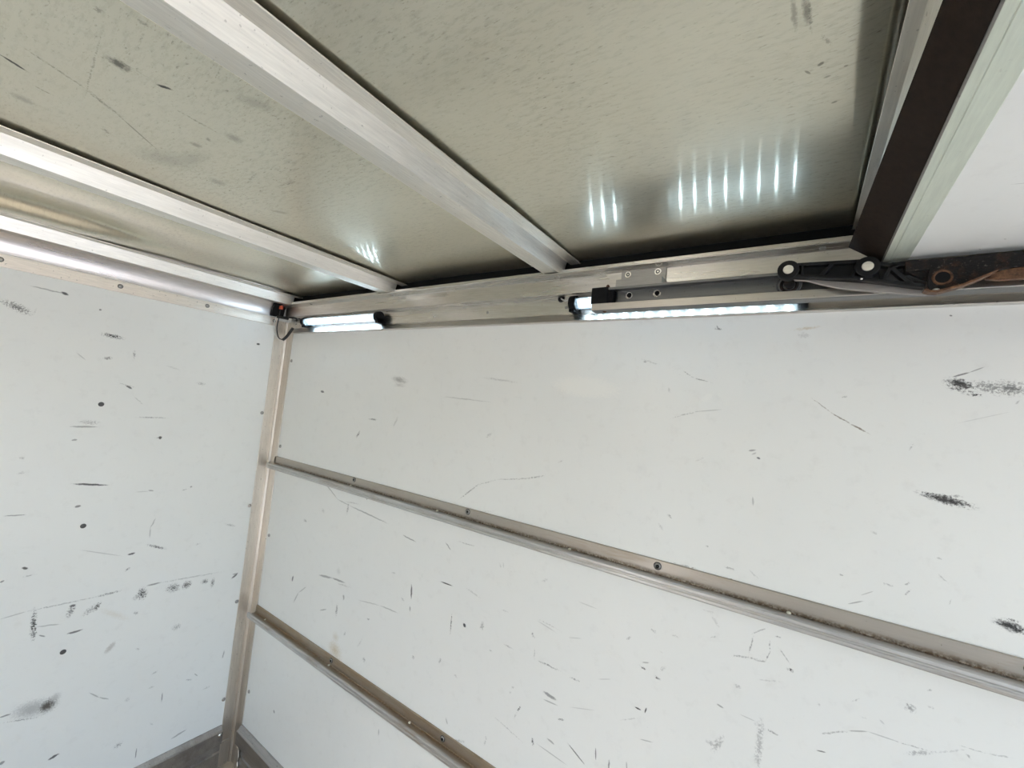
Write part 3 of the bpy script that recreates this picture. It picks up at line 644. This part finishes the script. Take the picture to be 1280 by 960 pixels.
for x in (-0.7961, -1.02, -1.868, -0.53, 0.05):
    screw(tr2, (x, -0.002, 0.2885 if x > -1.5 else 0.292), (0, -1, 0), 0.0048, 0.003, M_screw, 'rivet')
MB().dome((-0.5480, -0.002, 0.3145), (0, -1, 0.0), 0.0105, 0.004, 16, 3).build('cable_grommet', M_black, tr2)
# trim_4: flat flange at the top of the front wall, with its screws
tr4 = struct(MB().prism([(XW, 0.2745), (XW + 0.005, 0.2752), (XW + 0.005, 0.3115), (XW, 0.3125)], 'y', -2.05, -0.050).build('trim_4', M_flange, None, 0.0006), 'cream aluminium flange screwed along the top of the left wall')
for y in (-0.5802, -0.3209, -0.0629, -0.8461, -1.1):
    screw(tr4, (XW + 0.005, y, 0.2948), (1, 0, 0), 0.0058, 0.0025)
    MB().torus((XW + 0.0052, y, 0.2948), (1, 0, 0), 0.0066, 0.0009, 16, 5).build('screw_washer', M_screwdark, tr4)
# trim_5: rounded cove between the front wall and the roof
R = 0.098
arc = [(XW + R - R * math.cos(t), 0.3135 + R * math.sin(t)) for t in [PI / 2 * i / 48 for i in range(49)]]
arc2 = [(XW + R - (R + 0.003) * math.cos(t), 0.3135 + (R + 0.003) * math.sin(t)) for t in [PI / 2 * i / 48 for i in range(49)]][::-1]
struct(MB().prism(arc + arc2, 'y', -2.08, -0.082).build('trim_5', M_cove), 'rounded mauve-grey aluminium cove above the left wall')
MB().prism([(XW + 0.001, 0.315), (XW + 0.012, 0.315), (XW + 0.020, 0.352), (XW + 0.05, 0.385), (XW + 0.001, 0.385)], 'y', -0.082, -0.03).build('dark_gap_block', M_black, tr4)  # solid black block gives the open gap past the cove its darkness

# baseboards: stepped kick rails
def kick(prof_sign):
    s = prof_sign
    return [(0, -1.4200), (s * 0.006, -1.4205), (s * 0.016, -1.4330), (s * 0.022, -1.4360), (s * 0.022, -1.4860), (s * 0.016, -1.4900), (s * 0.010, -1.4915), (s * 0.012, -1.5180), (s * 0.008, -1.5205), (s * 0.008, -1.5240),
            (s * 0.013, -1.5265), (s * 0.013, -1.5900), (0, -1.5900)]
bl = struct(MB().prism([(XW + a, b) for a, b in kick(1)], 'y', YB, -0.0555).build('baseboard_left', M_kick, None, 0.0008), 'grey stepped metal kick rail along the foot of the left wall')
screw(bl, (XW + 0.022, -0.066, -1.4465), (1, 0, 0), 0.0085, 0.005, M_bright, 'bolt')
br = struct(MB().prism([(a, b) for a, b in kick(-1)], 'x', -1.884, XR).build('baseboard_right', M_kick, None, 0.0008), 'grey stepped metal kick rail along the foot of the right wall')
# foot plates that lap the post
MB().box(XW + 0.004, XW + 0.010, -0.083, -0.020, -1.590, -1.489).build('foot_plate', M_post, pst, 0.001)
MB().prism([(-1.878, -1.590), (-1.850, -1.590), (-1.848, -1.560), (-1.854, -1.545), (-1.849, -1.525), (-1.855, -1.500), (-1.878, -1.486)], 'y', -0.020, -0.015).build('foot_plate', M_post, pst, 0.001)

# ================================================================== roof bows
def bow(x0, label, end=-0.026, left_edge=None):
    """Hat section: bottom between x0 and x0+0.042, webs, flanges under the sheet."""
    t = thing('roof_bow', (x0 + 0.021, -1.0, 0.405), label, 'beam', 'roof bows under the aluminium sheet')
    b = 0.0015
    MB().box(x0, x0 + 0.042, YB + 0.02, end, 0.3700, 0.3720).build('bottom_face', M_bow, t, 0.0005)
    MB().prism([(x0 + 0.042, 0.3700), (x0 + 0.0525, 0.4045), (x0 + 0.0525, 0.4065), (x0 + 0.0500, 0.4065), (x0 + 0.0402, 0.3720)], 'y', YB + 0.02, end).build('web', M_bow, t)
    MB().prism([(x0, 0.3700), (x0 - 0.0105, 0.4045), (x0 - 0.0105, 0.4065), (x0 - 0.0080, 0.4065), (x0 + 0.0018, 0.3720)], 'y', YB + 0.02, end).build('web', M_bow, t)
    MB().box(x0 + 0.0525, x0 + 0.082, YB + 0.02, -0.005, 0.4045, 0.4068).build('flange', M_bow, t, 0.0004)
    MB().box(left_edge or x0 - 0.040, x0 - 0.0105, YB + 0.02, -0.005, 0.4045, 0.4068).build('flange', M_bow, t, 0.0004)
    return t
bow(-0.580, 'wide aluminium roof bow nearest the lens, running across the roof above the lamps')
bow(-1.247, 'aluminium roof bow meeting the top rail just above the short lit lamp in the corner')
bow(-1.917, 'aluminium roof bow hard against the rounded cove of the front wall')
bow(0.0885, 'aluminium roof bow half hidden beside the brown seal of the raised door', -0.026, 0.0646)

# ================================================================== rub rails on the right wall
def rub_rail(dz, label, x0, dirt, holes, specks):
    t = thing('rub_rail', (-0.8, 0, -0.33 + dz), label, 'rail', 'rub rails on the right wall')
    m = rub_mat('rub_rail_metal', ZO - 0.327 + dz, dirt)
    prof = [(0.0, -0.2950), (-0.0030, -0.2955), (-0.0040, -0.2970), (-0.0040, -0.3255), (-0.0055, -0.3268), (-0.0220, -0.3258), (-0.0270, -0.3262), (-0.0300, -0.3290),
            (-0.0300, -0.3345), (-0.0282, -0.3360), (-0.0282, -0.3385), (-0.0300, -0.3400), (-0.0298, -0.3455), (-0.0280, -0.3475), (0.0, -0.3475)]
    MB().prism([(a, b + dz) for a, b in prof], 'x', x0, XR).build('rail_body', m, t, 0.0008)
    MB().box(x0 - 0.014, x0 + 0.004, -0.0305, -0.0240, -0.3450 + dz, -0.3240 + dz).build('end_tab', m, t, 0.001)
    for x, z in holes:
        h = MB().dome((x, -0.0042, z + dz), (0, -1, 0), 0.0072, 0.0028, 14, 3).build('screw', M_plate, t)
        MB().cyl((x + 0.0006, -0.0062, z + dz), (0, -1, 0), 0.0038, 0.0012, 12).build('socket', M_black, h)
        MB().torus((x, -0.0042, z + dz), (0, -1, 0), 0.0076, 0.0012, 16, 5).build('screw_washer', M_screwdark, t)
    for x in specks:
        MB().dome((x, -0.0085, -0.3262 + dz), (0, -0.6, 1), 0.0044, 0.0030, 10, 3).build('rivet', M_pin, t)
    return t
rub_rail(0.0, 'upper brown-stained metal rub rail crossing the right wall at mid height', -1.899, 0.55,
         [(-1.3325, -0.3035), (-0.7926, -0.3050), (-0.2464, -0.3085), (0.30, -0.308)], [-1.3435, -0.9087, -0.4577, -0.0025, 0.45])
rub_rail(-0.6335, 'lower dirty rub rail on the right wall, nearest the floor', -1.892, 0.95,
         [(-1.3408, -0.3100), (-0.8005, -0.3110)], [-1.80, -1.345, -0.93])

# ================================================================== lamps
def led_lamp(x0, x1, zc, label, n=15):
    t = thing('led_strip_lamp', ((x0 + x1) / 2, -0.004, zc), label, 'lamp')
    r = 0.016
    yc = -0.020
    def ar(a0, a1, rr, k=12):
        return [(yc + rr * math.cos(a0 + (a1 - a0) * i / k), zc + rr * math.sin(a0 + (a1 - a0) * i / k)) for i in range(k + 1)]
    d0 = math.radians(225)                       # direction in which the lens faces: out and down
    a0, a1 = d0 + PI / 2, d0 + 3 * PI / 2
    MB().prism(ar(a0, a1, r) + ar(a1, a0, r - 0.003), 'x', x0, x1, True).build('housing', M_bright, t)
    bd = Vector((math.cos(d0), math.sin(d0))); pn = Vector((-bd.y, bd.x))
    q = [Vector((yc, zc)) + pn * s + bd * u for s, u in ((0.013, -0.002), (-0.013, -0.002), (-0.013, 0.001), (0.013, 0.001))]
    MB().prism([tuple(p) for p in q], 'x', x0, x1).build('led_board', M_board, t)
    MB().prism(ar(a0 - PI, a1 - PI, r) + ar(a1 - PI, a0 - PI, r - 0.001), 'x', x0, x1, True).build('lens', M_lens, t)
    c0 = Vector((yc, zc)) + bd * 0.0015
    first = None
    for i in range(n):
        x = x0 + (x1 - x0) * (i + 0.5) / n
        p = [c0 + pn * s + bd * u for s, u in ((0.0028, 0), (-0.0028, 0), (-0.0028, 0.0016), (0.0028, 0.0016))]
        if first is None:
            first = MB().prism([tuple(k) for k in p], 'x', x - 0.0016, x + 0.0016).build('led_chip', M_led, t); fx = x
        else:
            o = first.copy(); C.objects.link(o); o.location.x += x - fx
    for x, s in ((x0, -1), (x1, 1)):
        cap = MB().cyl((x, yc, zc), (s, 0, 0), r + 0.0035, 0.018, 20)
        cap.box(min(x + s * 0.004, x + s * 0.018), max(x + s * 0.004, x + s * 0.018), -0.030, -0.003, zc - 0.024, zc - 0.006)
        cap.build('end_cap', M_black, t, 0.0008)
    return t
l1 = led_lamp(-1.755, -1.290, 0.2935, 'short lit tube lamp near the corner post with a black loop of wire')
l2 = led_lamp(-0.490, -0.015, 0.2935, 'lit tube lamp mostly hidden behind the grey door track')
# corner lamp: lead and hanging wire loop
MB().tube(spline([(-1.772, -0.022, 0.298), (-1.80, -0.030, 0.306), (-1.825, -0.026, 0.300), (-1.84, -0.024, 0.312), (-1.90, -0.060, 0.312)]), 0.004).build('cable', M_wire, l1)
MB().tube(spline([(-1.905, -0.060, 0.345), (-1.905, -0.062, 0.310), (-1.918, -0.058, 0.262), (-1.905, -0.052, 0.222), (-1.876, -0.044, 0.212)]), 0.0022).build('wire_loop', M_wire, l1)
MB().tube(spline([(-1.912, -0.070, 0.312), (-1.930, -0.066, 0.27), (-1.922, -0.060, 0.232), (-1.895, -0.05, 0.210)]), 0.0016).build('wire_loop', M_whitewire, l1)
MB().tube(spline([(-1.880, -0.046, 0.212), (-1.868, -0.036, 0.230), (-1.846, -0.026, 0.268)]), 0.0062).build('sleeve', M_wire, l1)
MB().tube([(-1.918, -0.062, 0.312), (-1.86, -0.046, 0.306)], 0.006).build('connector', M_wire, l1)
MB().box(-1.912, -1.898, -0.064, -0.052, 0.346, 0.362).build('connector', M_red, l1, 0.002)
# second lamp: lead from the grommet
MB().tube(spline([(-0.546, -0.006, 0.313), (-0.534, -0.016, 0.306), (-0.520, -0.022, 0.3015), (-0.505, -0.022, 0.300)]), 0.0018).build('cable', M_whitewire, l2)

# ================================================================== door track
tk = thing('door_track', (0.6, -0.07, 0.28), 'long grey steel door track with a black end stop, fixed below the top rail', 'track')
ch = [(-0.062, 0.2515), (-0.090, 0.2515), (-0.0915, 0.2530), (-0.0915, 0.2660), (-0.0900, 0.2672), (-0.0885, 0.2660), (-0.0885, 0.2545), (-0.0660, 0.2545), (-0.0660, 0.3015), (-0.0885, 0.3015), (-0.0885, 0.2990), (-0.0915, 0.2990), (-0.0915, 0.3045), (-0.062, 0.3045)]
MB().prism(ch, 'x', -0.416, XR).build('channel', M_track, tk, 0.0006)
MB().prism([(-0.0915, 0.2518), (-0.0935, 0.2525), (-0.0935, 0.2672), (-0.0915, 0.2680)], 'x', -0.416, XR).build('lit_lower_lip', M_rail, tk, 0.0005)  # lit front lip, painted lighter than the shaded channel behind it
MB().box(-0.420, -0.378, -0.093, -0.064, 0.2675, 0.3065).box(-0.379, -0.368, -0.089, -0.066, 0.2685, 0.301).build('end_stop', M_black, tk, 0.0025)
for x in (-0.338, -0.275):
    s = MB().torus((x, -0.0665, 0.2895), (0, -1, 0), 0.0072, 0.0016, 20, 6).cyl((x, -0.066, 0.2895), (0, -1, 0), 0.007, 0.001, 18).build('screw', M_bright, tk)
    MB().cyl((x + 0.001, -0.068, 0.2895), (0, -1, 0), 0.0052, 0.0012, 14).build('socket', M_black, s)
MB().box(-0.3725, -0.267, -0.034, -0.030, 0.328, 0.3625).box(-0.3725, -0.267, -0.066, -0.030, 0.3045, 0.330).build('mounting_plate', M_plate, tr2, 0.0008)
for x in (-0.3555, -0.2855):
    s = MB().cyl((x, -0.034, 0.3505), (0, -1, 0), 0.0075, 0.002, 16).build('plate_screw', M_bright, tr2)
    MB().torus((x, -0.036, 0.3505), (0, -1, 0), 0.0035, 0.0014, 14, 6).build('socket', M_screwdark, s)
MB().box(1.0, 1.1, -0.066, -0.030, 0.3045, 0.345).build('mounting_plate', M_plate, tr2, 0.0008)
MB().dome((-0.386, -0.078, 0.3045), (0, 0, 1), 0.0055, 0.0115, 12, 4).build('rusty_bolt', M_rust, tk)
MB().dome((-0.388, -0.080, 0.2525), (0, 0, -1), 0.005, 0.004, 12, 4).build('rusty_bolt', M_rust, tk)

# ================================================================== roller arm
ra = thing('roller_arm', (0.06, -0.115, 0.27), 'black cast lever with two shiny pins above a grey steel arm, running in the track', 'lever')
w = MB().cyl((-0.0285, -0.083, 0.2795), (0, -1, 0), 0.0205, 0.007, 28).build('roller', M_track, ra)
MB().torus((-0.0285, -0.090, 0.2795), (0, -1, 0), 0.0125, 0.0026, 26, 8).build('roller_ring', M_rustblack, w)
MB().torus((-0.0285, -0.090, 0.2795), (0, -1, 0), 0.0190, 0.0016, 26, 6).build('roller_ring', M_screwdark, w)
MB().cyl((-0.0285, -0.090, 0.2795), (0, -1, 0), 0.0085, 0.010, 18).build('axle', M_rustblack, w)
steel = [(-0.0245, 0.2865), (0.0, 0.2845), (0.048, 0.2760), (0.100, 0.2655), (0.1465, 0.2535), (0.1545, 0.2425), (0.150, 0.2405), (0.100, 0.2490), (0.060, 0.2570), (0.043, 0.2608), (0.020, 0.2690), (-0.002, 0.2775), (-0.020, 0.2800)]
MB().prism(steel, 'y', -0.113, -0.106).build('steel_arm', M_steel, ra, 0.001)
# cast lever: thin back plate, raised ribs and round bosses
cs = MB()
p1 = (-0.0298, 0.2950); p2 = (0.0786, 0.2885)
cs.prism([(-0.028, 0.3055), (0.080, 0.3005), (0.094, 0.284), (0.098, 0.262), (0.02, 0.2755), (-0.026, 0.284)], 'y', -0.1165, -0.1135)
def rib(a, b, wd, y0=-0.128, y1=-0.1135):
    d = Vector((b[0] - a[0], b[1] - a[1])).normalized(); n = Vector((-d.y, d.x)) * wd / 2
    A = Vector(a); B = Vector(b)
    cs.prism([tuple(A + n), tuple(B + n), tuple(B - n), tuple(A - n)], 'y', y0, y1)
rib((-0.028, 0.3045), (0.080, 0.2995), 0.0055)
rib((-0.024, 0.2845), (0.060, 0.2735), 0.0055); rib((0.058, 0.2738), (0.148, 0.2510), 0.0062)
rib((0.016, 0.278), (0.034, 0.302), 0.0055); rib((0.060, 0.275), (0.066, 0.298), 0.0045)
rib((-0.008, 0.283), (-0.010, 0.303), 0.0040)
rib((0.0786, 0.2885), (0.0800, 0.270), 0.012, -0.130)
rib((0.082, 0.2955), (0.116, 0.2865), 0.0062); rib((0.099, 0.264), (0.108, 0.2880), 0.0055); rib((0.106, 0.2875), (0.132, 0.2560), 0.0060)
rib((0.108, 0.2890), (0.140, 0.2900), 0.0080)
cs.cyl((p1[0], -0.1135, p1[1]), (0, -1, 0), 0.0165, 0.018, 24)
cs.cyl((p2[0], -0.1135, p2[1]), (0, -1, 0), 0.0165, 0.018, 24)
cast = cs.build('cast_lever', M_cast, ra, 0.0010)
for p in (p1, p2):
    MB().cyl((p[0], -0.1315, p[1]), (0, -1, 0), 0.0080, 0.0025, 20, 0.0072).build('pin', M_pin, cast)
MB().dome((0.0715, -0.128, 0.2695), (0, -1, 0), 0.0022, 0.0018, 10, 3).build('set_screw', M_bright, cast)

# ================================================================== raised door: door_1
dr = struct(MB().box(0.1300, 1.93, -1.95, -0.1085, 0.3006, 0.3300).build('door_1', marked('door_panel_white', (0, 1), [(0.205, -0.128, 0.003, 0.0008, 0.9, 0.7, 'n'), (0.222, -0.16, 0.002, 0.0008, 0.5, 0.7, 'n'), (0.19, -0.33, 0.012, 0.0006, 0.15, 0.4, 'd')], white_style)), 'raised white overhead door panel with a green reflection painted on its frame, top right')
dr['category'] = 'door'
MB().prism([(0.0990, 0.2998), (0.1065, 0.2992), (0.1068, 0.2998), (0.1074, 0.2998), (0.1078, 0.2990), (0.1292, 0.2990), (0.1300, 0.2998), (0.1300, 0.3300), (0.0990, 0.3300)], 'y', -1.95, -0.1085).build('edge_frame', M_doorframe, dr, 0.0005)
MB().prism([(0.0965, 0.3022), (0.0988, 0.2996), (0.0992, 0.3010), (0.0992, 0.330), (0.0965, 0.330)], 'y', -1.95, -0.1085).build('edge_trim', M_plate, dr)
# flexible brown seal leaning off the leading edge
sv = []; sf = []
ny = 24
for i in range(ny + 1):
    y = -0.103 - 1.84 * i / ny
    xt = min(0.0885, 0.0545 - (y + 0.107) * 0.0388)
    for (x, z) in ((0.0968, 0.3010), ((0.0968 + xt) / 2 + 0.001, 0.3175), (xt, 0.3340), (xt + 0.0035, 0.3370), ((0.0968 + xt) / 2 + 0.006, 0.3215), (0.0992, 0.3060)):
        sv.append((x, y, z))
for i in range(ny):
    for k in range(6):
        sf.append((i * 6 + k, i * 6 + (k + 1) % 6, (i + 1) * 6 + (k + 1) % 6, (i + 1) * 6 + k))
sf.append(tuple(range(6))); sf.append(tuple(ny * 6 + k for k in range(6)))
MB().add(sv, sf).build('edge_seal', M_seal, dr)

# ================================================================== hinge bracket
hb = thing('door_bracket', (0.19, -0.13, 0.27), 'rusted black steel bracket with a round hole and bar, carrying the raised door', 'bracket')
MB().box(0.1240, 1.20, -0.1320, -0.1100, 0.2748, 0.2912).build('edge_bar', M_rustblack, hb, 0.0012)
plate = [(0.1515, 0.2760), (0.1500, 0.2700), (0.1500, 0.2490), (0.1530, 0.2420), (0.1590, 0.2385), (0.1670, 0.2400), (0.1850, 0.2450), (0.2172, 0.2620), (0.2280, 0.2680), (0.2600, 0.2690), (0.2600, 0.2760)]
MB().prism(plate, 'y', -0.1340, -0.1295).build('bracket_plate', M_rustblack, hb, 0.0008)
h = MB().torus((0.1655, -0.1340, 0.2605), (0, -1, 0), 0.0100, 0.0020, 28, 8).build('pivot_ring', M_rust, hb)
MB().cyl((0.1655, -0.1338, 0.2605), (0, -1, 0), 0.0098, 0.0010, 24).build('pivot_bore', M_black, h)
lip = [(0.1440, 0.2395), (0.1500, 0.2362), (0.1590, 0.2350), (0.1700, 0.2382), (0.1855, 0.2430), (0.2060, 0.2535), (0.2200, 0.2620), (0.2185, 0.2632), (0.2050, 0.2562), (0.1850, 0.2462), (0.1690, 0.2415), (0.1590, 0.2388), (0.1510, 0.2392), (0.1450, 0.2420)]
MB().prism(lip, 'y', -0.1460, -0.1290).build('bent_lip', M_rust, hb, 0.0006)
MB().dome((0.1590, -0.1345, 0.2400), (0.1, -1, 0), 0.0050, 0.0040, 12, 3).build('weld_spot', M_bright, hb)
MB().prism([(0.206, 0.2720), (0.222, 0.2660), (0.250, 0.2720), (1.20, 0.2740), (1.20, 0.2560), (0.245, 0.2530), (0.225, 0.2530), (0.212, 0.2560)], 'y', -0.1275, -0.1200).build('rear_strap', M_rust, hb, 0.0008)
MB().prism([(0.126, 0.2755), (0.146, 0.2755), (0.160, 0.2600), (0.155, 0.2570), (0.136, 0.2680)], 'y', -0.1280, -0.1200).build('bracket_tongue', M_rustblack, hb, 0.0008)
